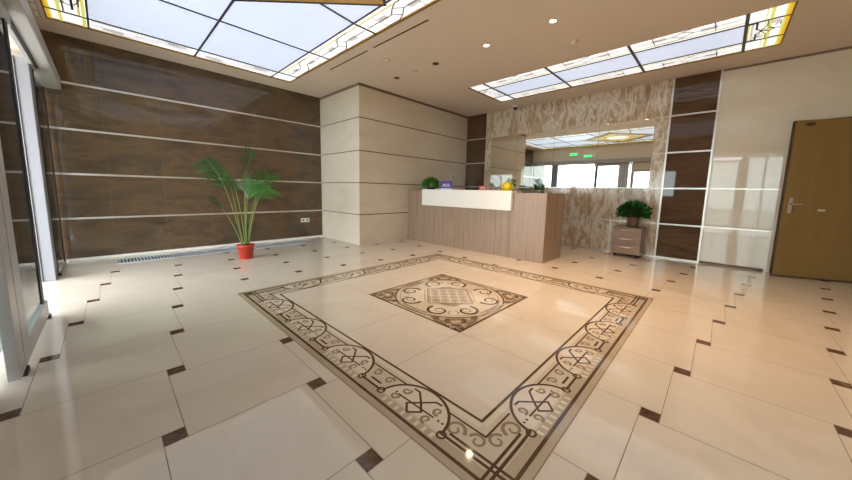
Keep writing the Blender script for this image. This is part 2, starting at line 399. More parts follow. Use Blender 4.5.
# ------------------------------------------------------------------ stained-glass ceiling lights
def ceiling_light(r, label, xb, yb, xbars, ybars, name='stained_glass_ceiling_light', diamond=None):
    x0, y0, x1, y1 = r; t = thing(name, label, 'ceiling light', ((x0+x1)/2, (y0+y1)/2, H), 'stained glass ceiling lights')
    t.location = (0, 0, 0)
    z = H+.016
    f = MB(); w = .014
    for a in ((x0, y0, x0+w, y1), (x1-w, y0, x1, y1), (x0+w, y0, x1-w, y0+w), (x0+w, y1-w, x1-w, y1)):
        f.box((a[0], a[1], H+.001), (a[2], a[3], H+.05), 'goldedge')
    f.build('frame', t)
    X = [x0+w, x0+xb] + list(xbars) + [x1-xb, x1-w]; Y = [y0+w, y0+yb] + list(ybars) + [y1-yb, y1-w]
    def pane(nm, a, m):
        q = MB(); q.box((a[0], a[1], z), (a[2], a[3], z+.012), m); return q.build(nm, t)
    for i in range(len(X)-1):
        for j in range(len(Y)-1):
            edge = i in (0, len(X)-2) or j in (0, len(Y)-2)
            pane('border_pane' if edge else 'frosted_pane', (X[i], Y[j], X[i+1], Y[j+1]), 'lit_border' if edge else 'lit_centre')
    b = MB()
    for x in X[1:-1]:
        wd = .009 if x in (X[1], X[-2]) else .011
        b.box((x-wd, y0+w, z-.010), (x+wd, y1-w, z+.001), 'lead')
    for j, y in enumerate(Y[1:-1]):
        wd = .016 if len(xbars) == 0 else .009
        if diamond and abs(y-diamond[1]) < .9:
            b.box((x0+w, y-wd, z-.011), (x0+xb, y+wd, z+.0015), 'lead'); b.box((x1-xb, y-wd, z-.011), (x1-w, y+wd, z+.0015), 'lead')
            e = 1 if y > diamond[1] else -1
            for sx, xc in ((-1, x0+xb), (1, x1-xb)):
                px_, py_ = diamond[0]+sx*.60, diamond[1]+e*.485
                dx, dy = xc-px_, y-py_; ln = math.hypot(dx, dy); nx, ny = -dy/ln*.010, dx/ln*.010
                qd = [(px_+nx, py_+ny, z-.0112), (px_-nx, py_-ny, z-.0112), (xc-nx, y-ny, z-.0112), (xc+nx, y+ny, z-.0112)]
                b.face(qd, 'lead'); b.face([(p[0], p[1], z) for p in qd[::-1]], 'lead')
                for a_, b_ in zip(qd, qd[1:]+qd[:1]): b.face([b_, a_, (a_[0], a_[1], z), (b_[0], b_[1], z)], 'lead')
        else: b.box((x0+w, y-wd, z-.011), (x1-w, y+wd, z+.0015), 'lead')
    # coloured pieces and lead lines of the decorated border
    c = MB(); l = b; zc = z-.003; zl = z-.004
    def piece(a, m): c.box((a[0], a[1], zc), (a[2], a[3], z), m)
    def ld(pts, wd=.013, m='leadthin'): l.ribbon([p for p in pts[::-1]], wd, zl, m)
    for (ex, s) in ((x0, 1), (x1, -1)):                                # long sides
        a, bb = ex+s*w, ex+s*(w+.020)
        piece((min(a, bb), y0+yb, max(a, bb), y1-yb), 'lit_gold')
        a, bb = ex+s*(xb-.075), ex+s*(xb-.055)
        piece((min(a, bb), y0+yb, max(a, bb), y1-yb), 'lit_olive')
        ym = [y0+yb] + list(ybars) + [y1-yb]
        for u, v in zip(ym, ym[1:]):
            m = (u+v)/2; d = .10; cx = ex+s*xb*.46; e = .075
            ld([(cx, m-d), (cx+e, m), (cx, m+d), (cx-e, m), (cx, m-d)])
            ld([(cx, u+.03), (cx, m-d)]); ld([(cx, m+d), (cx, v-.03)])
            ld([(cx+e, m), (cx+e*1.6, m+.10), (cx+e*1.6, m+.30)]); ld([(cx-e, m), (cx-e*1.6, m-.10), (cx-e*1.6, m-.30)])
            ld([(ex+s*.04, u+.25), (ex+s*(xb-.08), u+.25)], .010); ld([(ex+s*.04, v-.25), (ex+s*(xb-.08), v-.25)], .010)
            piece((cx-.05, m+.16, cx+.02, m+.30), 'lit_tint'); piece((cx-.02, m-.30, cx+.05, m-.16), 'lit_tint')
    for (ey, s) in ((y0, 1), (y1, -1)):                                # short sides
        def py(p, q, xa, xz, m):
            a, bb = ey+s*p, ey+s*q; piece((xa, min(a, bb), xz, max(a, bb)), m)
        py(w, w+.022, x0+w, x1-w, 'lit_gold')
        xm = [x0+xb] + list(xbars) + [x1-xb]
        for u, v in zip(xm, xm[1:]):
            m = (u+v)/2; cy = ey+s*yb*.5
            ld([(m-.12, cy), (m, cy+.05), (m+.12, cy), (m, cy-.05), (m-.12, cy)])
            ld([(u+.03, cy), (m-.12, cy)]); ld([(m+.12, cy), (v-.03, cy)])
            ld([(u+.2, ey+s*.07), (m-.2, ey+s*.07), (m-.08, ey+s*.11)]); ld([(v-.2, ey+s*(yb-.08)), (m+.2, ey+s*(yb-.08)), (m+.08, ey+s*(yb-.12))])
            py(.08, .16, u+.12, m-.22, 'lit_tint'); py(.19, .28, m+.2, v-.12, 'lit_tint'); py(yb-.06, yb-.04, u+.03, v-.03, 'lit_tint')
    if diamond:
        cx, cy, d = diamond
        k = c.mi('lit_gold')
        fv = [c.bm.verts.new(p) for p in ((cx, cy-d, zc-.009), (cx-d, cy, zc-.009), (cx, cy+d, zc-.009), (cx+d, cy, zc-.009))]
        c.bm.faces.new(fv).material_index = k
        l.ribbon([(cx, cy-d), (cx-d, cy), (cx, cy+d), (cx+d, cy)], .03, zl-.0105, 'lead', True)
        for q, mm in ((.72, 'lit_lime'), (.62, 'lit_tint'), (.4, 'lit_amber'), (.3, 'lit_border')):
            z2 = zc-.010-.001*(1-q)
            c.face([(cx+d*q*math.sin(a), cy+d*q*math.cos(a), z2) for a in [2*PI*i/24 for i in range(24)]] if q < .6 else
                   [(cx, cy-d*q, z2), (cx-d*q, cy, z2), (cx, cy+d*q, z2), (cx+d*q, cy, z2)], mm)
        for i in range(8):
            a = 2*PI*i/8
            l.ribbon([(cx+d*.3*math.sin(a), cy+d*.3*math.cos(a)), (cx+d*.62*math.sin(a+.25), cy+d*.62*math.cos(a+.25))], .02, zl-.0125, 'lead')
    c.build('coloured_pane', t); l.build('lead_lattice', t)
    return t, z, zc, zl
lb, ls = .335, 1.1225
y1 = L1[3]
t1, z, zc, zl = ceiling_light(L1, 'large backlit stained glass ceiling light beside the brown wall', lb, lb, [.9567],
    [y1-lb-ls*k for k in (4, 3, 2, 1)], diamond=(.96, 2.698, 1.085))
# the strong colours at the left side of the big light (amber and lime strips, ring)
c, l = MB(), MB()
x = L1[0]
for a, bb, m in ((.016, .040, 'lit_amber'), (.040, .056, 'lit_lime'), (.105, .135, 'lit_lime'), (.29, .318, 'lit_lime')):
    c.box((x+a, L1[1]+.02, zc-.001), (x+bb, L1[3]-.02, z), m)
for k in range(5):
    yy = y1-lb-ls*(k+.5)
    l.ribbon([(x+.20+.09*math.cos(-a), yy+.30*math.sin(-a)) for a in [2*PI*i/24 for i in range(24)]], .012, zl-.001, 'lead', True)
    l.box((x+.215, yy-.45, zl-.004), (x+.235, yy+.42, zl), 'lead')
    for q in range(4):
        c.box((x+.066, yy-.36+q*.2, zc-.001), (x+.096, yy-.30+q*.2, z), 'lit_tint')
c.build('amber_pane', t1); l.build('side_lattice', t1)
t2, z, zc, zl = ceiling_light(L2, 'narrow backlit stained glass ceiling light along the reception wall', .33, .335, [], [.0+1.0754*k-.0215 for k in (1, 2)])
c, l = MB(), MB()
x0, x1_ = L2[0], L2[2]; y = L2[1]
for a, bb, m in ((.016, .042, 'lit_amber'), (.042, .062, 'lit_lime'), (.135, .165, 'lit_lime'), (.305, .330, 'lit_lime')):
    xa, xz = (x0+.016, x1_-.016) if a < .2 else (x0+.33, x1_-.33)
    c.box((xa, y+a, zc-.001), (xz, y+bb, z), m)
c.box((x0+.016, y+.185, zc-.001), (x1_-.016, y+.195, z), 'lit_lime')
cx = (x0+x1_)/2
l.ribbon([(cx-.24, y+.335), (cx-.24, y+.25), (cx-.07, y+.25), (cx, y+.20), (cx+.07, y+.25), (cx+.24, y+.25), (cx+.24, y+.335)][::-1], .020, zl-.001, 'lead')
l.ribbon([(cx, y+.19), (cx-.045, y+.15), (cx, y+.10), (cx+.045, y+.15)], .016, zl-.0012, 'lead', True)
l.ribbon([(cx, y+.10), (cx, y+.06)], .016, zl-.0014, 'lead')
c.build('amber_pane', t2); l.build('end_lattice', t2)

# ------------------------------------------------------------------ walls
def trimbox(name, a, b, m='trimmetal', parent=None):
    o = boxobj(name, a, b, m, parent)
    if not parent: struct(o)
    return o
wb = boxobj('wall_back', (-1.9, YB, -.12), (XR+.4, YB+.12, H+.15), 'brown'); struct(wb)
for zz in (Z1, Z2, Z3, Z4):
    trimbox('trim_strip', (-1.9, YB-.006, zz-.0125), (XP, YB, zz+.0125), parent=wb)
for k in range(8):
    xx = -1.25+.6*k
    trimbox('tile_joint', (xx-.0015, YB-.0008, 0), (xx+.0015, YB, H), 'groove', wb)
b = boxobj('baseboard_back', (XL, YB-.012, 0), (XP, YB, .035), 'white'); struct(b)
# cream block in the corner
wp = boxobj('wall_corner', (XP, YP, -.12), (XR+.4, YB, H+.15), 'cream'); struct(wp)
for zz in (Z1, Z2, Z3, Z4):
    trimbox('joint_strip', (XP-.001, YP, zz-.008), (XP, YB-.001, zz+.008), 'groove', wp)
    trimbox('joint_strip', (XP, YP-.001, zz-.009), (XR, YP, zz+.009), 'groove', wp)
mbc = MB(); mbc.box((XP-.006, YP-.006, H-.045), (XP, YB, H), 'cornice'); mbc.box((XP, YP-.006, H-.045), (XR, YP, H), 'cornice')
mbc.build('cornice', wp)
# reception wall
wr = boxobj('wall_right', (XR, YF, -.12), (XR+.15, YP, H+.15), 'cream')
struct(wr)
# doorway recess, cut by splitting the wall
bpy.data.objects.remove(wr)
wr = MB()
DO0, DO1, DH = -1.36, -.60, 2.09
wr.box((XR, DO1, -.12), (XR+.4, YP, H+.15), 'cream'); wr.box((XR, YF, -.12), (XR+.4, DO0, H+.15), 'cream'); wr.box((XR, DO0, DH), (XR+.4, DO1, H+.15), 'cream')
wr.box((XR+.15, DO0, -.12), (XR+.4, DO1, DH), 'dark')  # dark-coloured backing stands in for the unlit gap behind the door
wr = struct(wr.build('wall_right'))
P1a, P1b, P2a, P2b = YP, 4.265, .735, .1726
boxobj('brown_pilaster', (XR-.012, P1b, 0), (XR, P1a, H), 'brownpil', wr)
boxobj('brown_pilaster', (XR-.012, P2b, 0), (XR, P2a, H), 'brownpil', wr)
boxobj('onyx_cladding', (XR-.006, P2a, 0), (XR, P1b, H), 'onyx', wr)
tw = .012
for y in (P2a, P2b, P1b):
    boxobj('vertical_trim', (XR-.022, y-tw, 0), (XR, y+tw, H), 'trimmetal', wr)
boxobj('vertical_trim', (XR-.014, 1.44, 0), (XR, 1.47, Z1), 'trimmetal', wr)
for zz in (.012, Z1, Z2, Z3, Z4):
    for y0, y1_ in ((P2b, P2a), (P1b, P1a)):
        boxobj('trim_strip', (XR-.020, y0, zz-.011), (XR-.010, y1_, zz+.011), 'trimmetal', wr)
for zz in (.010, Z1):
    boxobj('trim_strip', (XR-.013, P2a+tw, zz-.010), (XR-.005, P1b-tw, zz+.010), 'trimmetal', wr)
for zz, y0, y1_ in ((Z2, P2a+tw, 4.13), (Z3, P2a+tw, .925), (Z4, P2a+tw, .925)):
    boxobj('trim_strip', (XR-.010, y0, zz-.006), (XR-.005, y1_, zz+.006), 'trimmetal', wr)
for zz in (Z1, Z2, Z3, Z4):
    boxobj('trim_strip', (XR-.004, DO1 if zz < DH else YF, zz-.007), (XR, P2b-tw, zz+.007), 'trimmetal' if zz < 1.5 else 'cream', wr)
mbc = MB(); mbc.box((XR-.006, YF, H-.03), (XR, P2b-tw, H), 'cornice'); mbc.build('cornice', wr)
boxobj('skirting', (XR-.01, DO1+.06, 0), (XR, P2b-tw, .035), 'cornice', wr)
# mirror
mir = thing('wall_mirror', 'long frameless wall mirror on the onyx wall behind the reception desk', 'mirror', (XR-.012, 2.5, 1.19))
ym = [4.129, 3.44, 2.609, 1.78, .93]
for a, bb in zip(ym[1:], ym):
    o = boxobj('mirror_panel', (XR-.0135, a+.0035, Z2+.012), (XR-.0075, bb-.0035, Z4-.004), 'mirror')
    o.parent = mir; o.matrix_parent_inverse = Matrix.Translation((-(XR-.012), -2.5, -1.19))
# front wall (behind the camera's right) closes the room
struct(boxobj('wall_front', (ROOM[0], YF-.12, -.12), (XR+.4, YF, H+.15), 'cream'))

# door, slightly ajar
door = bpy.data.objects.new('door_1', None); C.objects.link(door); door['kind'] = 'structure'
hx, hy = 6.482, -1.345; lx, ly = 6.203, -.589
ang = math.atan2(ly-hy, lx-hx); Wd = math.hypot(lx-hx, ly-hy)
def dpart(name, mb):
    o = mb.build(name, door); return o
door.location = (hx, hy, 0); door.rotation_euler = (0, 0, ang)
q = MB(); q.box((0, 0, .012), (Wd, .042, 2.06), 'doorwood', .002); dpart('door_leaf', q)
q = MB(); q.box((Wd-.004, .0005, .014), (Wd+.0022, .0415, 2.058), 'doorframe'); q.box((0, -.003, .004), (Wd, .044, .020), 'doorframe'); dpart('edge_shade_band', q)  # free edge coloured dark for its shade; dark line along the bottom
q = MB()
q.box((Wd-.085, .042, .86), (Wd-.045, .050, 1.07), 'chrome', .003)
q.tube([(Wd-.065, .048, .985), (Wd-.065, .092, .985), (Wd-.075, .098, .985), (Wd-.19, .098, .982)], .009, 'chrome', 9)
dpart('door_handle', q)
q = MB(); k = q.mi('bronze')
ring = lambda yy: [q.bm.verts.new((Wd-.135+.048*math.cos(a), yy, 2.005+.024*math.sin(a))) for a in [2*PI*i/20 for i in range(20)]]
ra, rb = ring(.042), ring(.048)
for i in range(20): q.bm.faces.new((ra[i], ra[(i+1) % 20], rb[(i+1) % 20], rb[i])).material_index = k
q.bm.faces.new(rb).material_index = k
dpart('number_plate', q)
q = MB(); q.box((Wd-.40, .042, .90), (Wd-.33, .0435, .925), 'trimmetal'); q.box((Wd-.30, .042, .0), (Wd-.298, .0425, .001), 'trimmetal'); dpart('small_sticker', q)
for zz in (.3, 1.75):
    q = MB(); q.tube([(-.008, .02, zz), (-.008, .02, zz+.1)], .008, 'chrome', 8); dpart('hinge', q)
q = MB()
for a in ((DO1-.05, DO1), (DO0, DO0+.05)): q.box((XR-.008, a[0], 0), (XR+.15, a[1], DH), 'doorframe')
q.box((XR-.008, DO0, DH-.05), (XR+.15, DO1, DH), 'doorframe')
fr = struct(q.build('door_frame'))
fr.parent = wr

# ------------------------------------------------------------------ glazed entrance wall (left)
wl = MB()
T = .14
wl.box((XL-T, YF, 2.36), (XL, YB, H+.15), 'plaster')
wl.box((XL-T, YF, -.12), (XL, -1.25, 2.36), 'cream'); wl.box((XL-T, -.46, -.12), (XL, -.34, 2.36), 'cream')
wl.box((XL-T, .36, -.12), (XL, 1.15, 2.36), 'cream')
wl.box((XL-T, 1.15, 1.95), (XL, 2.45, 2.36), 'cream'); wl.box((XL-T, 1.15, -.12), (XL, 2.45, 1.0), 'cream')
wl = struct(wl.build('wall_left'))
header = MB(); header.box((XL-.02, .9, 2.25), (XL+.135, YB-.002, 2.40), 'greyalu', .01)
header.box((XL+.020, 2.4, 2.236), (XL+.042, 5.25, 2.252), 'black')
hd = struct(header.build('trim_1'))
def window(n, y0, y1, z0, z1, x=XL-.07, mull=(), fm='whitealu', fw=.05, edge=None, d=.03):
    w = MB()
    e = edge or fm
    w.box((x-d, y0, z0), (x+d, y0+fw, z1), e); w.box((x-d, y1-fw, z0), (x+d, y1, z1), e)
    w.box((x-d, y0+fw, z0), (x+d, y1-fw, z0+fw), fm); w.box((x-d, y0+fw, z1-fw), (x+d, y1-fw, z1), fm)
    for m in mull: w.box((x-d*.8, m-.02, z0+fw), (x+d*.8, m+.02, z1-fw), fm)
    o = struct(w.build('window_%d' % n))
    g_ = MB(); g_.box((x-.004, y0+fw*.9, z0+fw*.9), (x+.004, y1-fw*.9, z1-fw*.9), 'glass'); g_.build('window_glass', o)
    return o
window(1, 5.40, 6.26, .0, 2.30, x=XL-.016, fw=.022, fm='greyalu', edge='black', d=.010)
window(2, 1.15, 2.45, 1.0, 1.95, mull=(1.8,))  # unseen sill raised to keep daylight off the near floor
window(3, -.34, .36, .10, 2.20)
window(4, -1.25, -.46, .10, 2.30, mull=(-.86,))
window(5, 2.45, 3.72, .06, 2.24, x=XL-.09, mull=())
# white return post of the doorway
q = MB(); q.box((XL-.145, 5.17, 0), (XL-.012, 5.395, 2.30), 'postalu', .006); q.box((XL-.104, 5.160, 0), (XL-.098, 5.172, 2.30), 'black'); q.box((XL-.02, 5.385, 0), (XL+.012, 5.41, .03), 'black')
struct(q.build('trim_2'))
# sliding leaf pushed open
q = MB(); x = XL+.035
q.box((x-.022, 2.56, .03), (x+.022, 2.88, 2.235), 'whitealu', .003); q.box((x-.0225, 2.70, .03), (x+.0225, 2.706, 2.235), 'black')
q.box((x-.022, 2.88, .03), (x+.022, 3.73, .15), 'whitealu', .003); q.box((x-.022, 2.88, 2.15), (x+.022, 3.73, 2.235), 'whitealu')
q.box((x-.008, 3.60, .15), (x+.010, 3.70, 2.235), 'black')
d2 = struct(q.build('door_2'))
q = MB(); q.box((x-.005, 2.87, .14), (x+.005, 3.61, 2.16), 'glass'); q.build('door_glass', d2)
q = MB(); q.box((x-.026, 3.70, .0), (x+.03, 3.76, .03), 'black'); q.box((x-.026, 2.66, .0), (x+.03, 2.74, .03), 'black'); q.build('door_guide', d2)
# ground outside
struct(boxobj('ground', (-30, -25, -.16), (ROOM[0], 35, -.13), 'paving'))
struct(boxobj('added_canopy', (-2.6, YF-3, 2.46), (XL-.14, YB+3, 2.60), 'plaster'))      # unseen canopy, added to keep direct sky off the entrance floor
# green exit lights over the entrance
for i, (yy, zz, lab) in enumerate(((4.55, 2.66, 'green lit exit sign over the entrance, nearer the brown wall'), (4.0, 2.56, 'green lit exit sign over the entrance, farther from the brown wall'))):
    e = thing('exit_sign', lab, 'exit sign', (XL, yy, zz), 'exit lights over the entrance')
    q = MB(); q.box((.0, -.16, -.055), (.035, .16, .055), 'offwhite', .004); q.build('casing', e)
    q = MB(); q.box((.0352, -.145, -.042), (.037, .145, .042), 'green'); q.build('lit_face', e)
# slot vents
def slot(name, label, loc, a, b, mslot, group):
    t = thing(name, label, 'ceiling vent', loc, group)
    q = MB(); q.box((-a-.006, -b-.006, -.003), (a+.006, b+.006, .0), 'plaster'); q.build('vent_frame', t)
    q = MB(); q.box((-a, -b, -.0042), (a, b, -.003), mslot); q.build('slot', t)
    return t
slot('slot_vent', 'thin dark slot vent in the ceiling nearer the cream corner block', (2.53, 4.20, H), .011, .51, 'pit', 'slot vents in the ceiling')
slot('slot_vent', 'thin dark slot vent in the ceiling farther from the cream corner block', (2.53, 3.05, H), .011, .51, 'pit', 'slot vents in the ceiling')
t = thing('linear_vent', 'pale segmented strip vent in the ceiling above the glass entrance', 'ceiling vent', (-.49, 5.45, H))
q = MB(); q.box((-.026, -.40, -.004), (.026, .40, 0), 'greyalu'); q.build('vent_frame', t)
q = MB()
for k in range(4): q.box((-.018, -.38+k*.2, -.006), (.018, -.22+k*.2, -.004), 'white')
q.build('slat', t)

# ------------------------------------------------------------------ downlights and detectors
def downlight(lit):
    t = thing('downlight', 'x', 'ceiling spotlight', (0, 0, H), 'round ceiling downlights')
    q = MB(); q.lathe([(.050, 0), (.048, -.006), (.036, -.008), (.034, -.002)], (0, 0, 0), 'trimmetal' if lit else 'dark', 24, False); q.build('ring', t)
    q = MB(); q.lathe([(.034, -.001), (.034, -.0032)], (0, 0, 0), 'spot' if lit else 'dark', 20); q.build('lamp', t)
    return t
dl, do_ = downlight(True), downlight(False)
used = {}
def put(proto, x, y, label):
    t = proto if proto not in used else copy_tree(proto)
    used[proto] = 1; t.location = (x, y, H); t['label'] = label
    return t
LIT = [(3.465, 2.388, 'lit ceiling downlight in the row, the one nearer the reception desk'),
       (3.459, 1.529, 'lit ceiling downlight in the row, the one farther from the reception desk'),
       (3.46, .70, 'lit ceiling downlight out past the second lit one'), (3.46, -.06, 'lit ceiling downlight level with the door side wall'),
       (3.46, -.88, 'lit ceiling downlight at the far end of the row, past the door')]
lit_things = [put(dl, x, y, lab) for x, y, lab in LIT]
put(do_, 3.465, 4.163, 'unlit dark ceiling downlight beside the cream corner block')
put(do_, 3.46, 3.272, 'unlit dark ceiling downlight between two of the pale smoke alarms in the row')
def disc(name, x, y, label, cat, group, r=.05, h=.03, m='plaster'):
    q = MB(); q.lathe([(r, 0), (r*.96, -h*.5), (r*.6, -h)], (0, 0, 0), m, 24); o = q.build(name); o.location = (x, y, H)
    return tag(o, label, cat, group)
disc('smoke_alarm', 3.459, 3.714, 'flush pale round smoke alarm between the two unlit downlights', 'smoke alarm', 'flush smoke alarms', .04, .008)
disc('smoke_alarm', 3.455, 1.969, 'flush pale round smoke alarm between the two lit downlights', 'smoke alarm', 'flush smoke alarms', .04, .008)
disc('smoke_detector', 2.889, 3.717, 'pale round smoke detector near the dark slot vent', 'smoke detector', 'smoke detectors', .05, .035)
disc('smoke_detector', 4.098, 1.509, 'pale round smoke detector beside the narrow stained glass light', 'smoke detector', 'smoke detectors', .05, .035)
disc('smoke_alarm', 6.05, 2.055, 'small pale round smoke alarm in the ceiling over the mirror', 'smoke alarm', 'flush smoke alarms', .05, .008)
disc('smoke_alarm', 6.20, -.45, 'small pale round smoke alarm in the ceiling over the door', 'smoke alarm', 'flush smoke alarms', .05, .008)
cam_t = thing('ceiling_camera', 'small black dome camera hanging from the ceiling above the mirror', 'security camera', (6.26, 3.45, H))
q = MB(); q.lathe([(.055, 0), (.055, -.025), (.045, -.035)], (0, 0, 0), 'offwhite', 24); q.build('camera_base', cam_t)
q = MB(); q.lathe([(.044, -.035), (.044, -.055), (.034, -.078), (.016, -.090), (.002, -.092)], (0, 0, 0), 'black', 24); q.build('camera_dome', cam_t)
def spot(t, e, ang=125, col=(1, .66, .38)):
    l = bpy.data.lights.new('downlight_beam', 'SPOT'); l.energy = e; l.spot_size = math.radians(ang); l.spot_blend = .9; l.color = col; l.shadow_soft_size = .03
    o = bpy.data.objects.new('downlight_beam', l); C.objects.link(o); o.parent = t; o.location = (0, 0, -.02)
for k, t in enumerate(lit_things): spot(t, (70, 120, 110, 40, 16)[k], 108, (1, .70, .42) if k == 0 else (1, .60, .30))

# ------------------------------------------------------------------ reception desk
DX0, DX1, DY0, DY1, DHh = 4.398, 5.11, 1.85, 4.846, 1.056
desk = thing('reception_desk', 'long wood-grain reception desk with a white front panel', 'reception desk', (DX0, DY0, 0))
def local(o, root): o.parent = root; o.matrix_parent_inverse = Matrix.Translation(-Vector(root.location)); return o
q = MB(); q.box((DX0, DY0, 0), (DX0+.03, DY1, DHh), 'wood'); local(q.build('front_panel'), desk)
q = MB(); q.box((DX0+.03, DY0, 0), (DX1, DY0+.03, DHh), 'wood'); local(q.build('end_panel'), desk)
q = MB(); q.box((DX0+.03, DY0+.03, DHh-.03), (DX1, DY1, DHh), 'wood'); local(q.build('counter_top'), desk)
q = MB(); q.box((DX0+.03, DY1-.03, 0), (DX1, DY1, DHh-.03), 'wood'); local(q.build('inner_end_panel'), desk)
q = MB(); q.box((4.341, 2.392, .769), (DX0, 4.374, 1.087), 'white', .004); q.box((DX0, 2.392, DHh+.001), (DX0+.12, 4.374, 1.087), 'white', .004); local(q.build('white_panel'), desk)

# things on the desk
def leafball(name, c, r, rz, n, m, parent, lw=.02, ll=.07, up=.3):
    q = MB(); rnd = random.Random(n)
    for i in range(n):
        u = rnd.random()*2*PI; v = math.acos(1-1.35*rnd.random())
        d = Vector((math.sin(v)*math.cos(u), math.sin(v)*math.sin(u), math.cos(v)))
        f = .55+.45*rnd.random()
        p = Vector((c[0]+d.x*r*f, c[1]+d.y*r*f, c[2]+d.z*rz*f))
        dr = (d+Vector((rnd.uniform(-.6, .6), rnd.uniform(-.6, .6), rnd.uniform(-.5, .5)+up))).normalized()
        sd = dr.cross(Vector((rnd.uniform(-1, 1), rnd.uniform(-1, 1), rnd.uniform(-1, 1)))).normalized()
        nn = dr.cross(sd); L_ = ll*rnd.uniform(.7, 1.2); w = lw*rnd.uniform(.8, 1.2)
        a, b_, t_ = p, p+dr*L_*.5+nn*L_*.08, p+dr*L_
        q.face([a, b_+sd*w, t_, b_-sd*w], m)
    return q.build(name, parent)
t = thing('grass_plant', 'round bright green grass plant at the wall end of the desk', 'plant', (4.74, 4.50, DHh+.002))
q = MB(); q.lathe([(.075, 0), (.10, .05), (.105, .075), (.09, .07)], (0, 0, 0), 'dark', 20); q.build('bowl', t)
leafball('foliage', (0, 0, .115), .155, .135, 560, 'lime', t, .010, .08)
t = thing('tissue_box', 'purple and white box standing on the desk beside the grass plant', 'box', (4.74, 4.08, DHh+.002))
t.rotation_euler = (0, 0, .75)
q = MB(); q.box((-.06, -.125, 0), (.06, .125, .20), 'purple', .004); q.build('carton', t)
q = MB()
q.box((-.0615, -.118, .008), (-.0603, .118, .06), 'offwhite')
for y0, z0, y1_, z1 in ((-.085, .095, .085, .112), (-.06, .128, -.02, .15), (.0, .125, .07, .145)):
    q.box((-.0615, y0, z0), (-.0603, y1_, z1), 'offwhite')
q.build('printed_panel', t)
t = thing('card_holder', 'small coral red card holder on the desk top', 'card holder', (4.75, 3.20, DHh+.002)); t.rotation_euler = (0, 0, .7)
q = MB(); q.box((-.03, -.075, 0), (.03, .075, .012), 'red'); q.box((-.012, -.072, .012), (-.002, .072, .115), 'red', .002); q.box((.006, -.06, .012), (.012, .06, .10), 'offwhite'); q.build('stand', t)
q = MB(); q.box((-.0136, -.055, .05), (-.0122, .055, .06), 'offwhite'); q.box((-.0136, -.04, .075), (-.0122, .04, .09), 'offwhite'); q.build('printed_line', t)
t = thing('yellow_vase', 'round yellow ribbed vase with green leaves on the desk', 'vase', (4.76, 2.70, DHh+.002))
q = MB(); k = q.mi('yellow'); n_ = 40
prof = [(.05, 0), (.085, .03), (.105, .075), (.10, .125), (.07, .165), (.035, .18)]
rings = [[q.bm.verts.new((r*(1-.10*abs(math.sin(4*2*PI*i/n_)))*math.cos(2*PI*i/n_), r*(1-.10*abs(math.sin(4*2*PI*i/n_)))*math.sin(2*PI*i/n_), z_)) for i in range(n_)] for r, z_ in prof]
for a, bb in zip(rings, rings[1:]):
    for i in range(n_):
        f = q.bm.faces.new((a[i], a[(i+1) % n_], bb[(i+1) % n_], bb[i])); f.smooth = True
q.bm.faces.new(rings[0][::-1]); q.bm.faces.new(rings[-1]); q.build('vase_body', t)
leafball('leaf_sprig', (.03, -.04, .15), .075, .07, 50, 'lime', t, .013, .05)
t = thing('trailing_plant', 'low dark trailing plant with spiky leaves at the open end of the desk', 'plant', (4.78, 2.30, DHh+.002))
q = MB(); q.box((-.05, -.22, 0), (.05, .12, .035), 'dark', .008); q.build('tray', t)
q = MB(); rnd = random.Random(4)
for i in range(90):
    yy = rnd.uniform(-.24, .2); p = Vector((rnd.uniform(-.04, .04), yy, .035)); hgt = .05+.09*max(0, 1-abs(yy+.15)/.14)
    dr = Vector((rnd.uniform(-.6, .6), rnd.uniform(-.8, .8), rnd.uniform(.3, 1))).normalized(); sd = dr.cross(Vector((0, 0, 1))).normalized()
    q.face([p, p+dr*hgt*.5+sd*.012, p+dr*hgt*1.3, p+dr*hgt*.5-sd*.012], 'bush')
q.build('spiky_leaves', t)
t = thing('wall_switch', 'small white switch with a dark key on the cream wall above the desk', 'switch', (5.86, YP, 1.40))
q = MB(); q.box((-.045, -.008, -.045), (.045, 0, .045), 'offwhite', .003); q.build('plate', t)
q = MB(); q.box((.012, -.0125, -.025), (.04, -.008, .035), 'dark', .001); q.build('key', t)

# ------------------------------------------------------------------ pedestal and its plant
px0, px1, py0, py1, pz0, pz1 = 5.985, 6.385, .89, 1.305, .055, .51
ped = thing('drawer_pedestal', 'brown wood three-drawer pedestal on castors under the potted plant', 'drawer unit', ((px0+px1)/2, (py0+py1)/2, 0))
q = MB(); q.box((px0+.02, py0, pz0), (px1, py1, pz1-.02), 'wood2'); q.box((px0, py0-.004, pz1-.02), (px1, py1+.004, pz1), 'wood2', .002); local(q.build('body'), ped)
dh = (pz1-.024-pz0)/3
for k in range(3):
    za = pz0+k*dh
    q = MB(); q.box((px0, py0+.003, za+.003), (px0+.019, py1-.003, za+dh-.003), 'wood2', .0015); d_ = local(q.build('drawer'), ped)
    q = MB(); q.box((px0-.012, py0+.13, za+dh-.034), (px0, py1-.13, za+dh-.022), 'chrome', .002); o = q.build('handle'); o.parent = d_
for xx in (px0+.05, px1-.05):
    for yy in (py0+.05, py1-.05):
        q = MB()
        k = q.mi('black')
        for s in (-1, 1):
            r_ = [[q.bm.verts.new((xx+.022*math.cos(a), yy+s*w_, .022+.022*math.sin(a))) for a in [2*PI*i/14 for i in range(14)]] for w_ in (.003, .014)]
            for i in range(14): q.bm.faces.new((r_[0][i], r_[0][(i+1) % 14], r_[1][(i+1) % 14], r_[1][i]))
            q.bm.faces.new(r_[0]); q.bm.faces.new(r_[1])
        q.box((xx-.012, yy-.012, .03), (xx+.012, yy+.012, pz0), 'black')
        local(q.build('castor'), ped)
t = thing('potted_plant', 'bushy dark green plant in a bronze pot on the drawer pedestal', 'plant', (6.16, 1.06, pz1+.001))
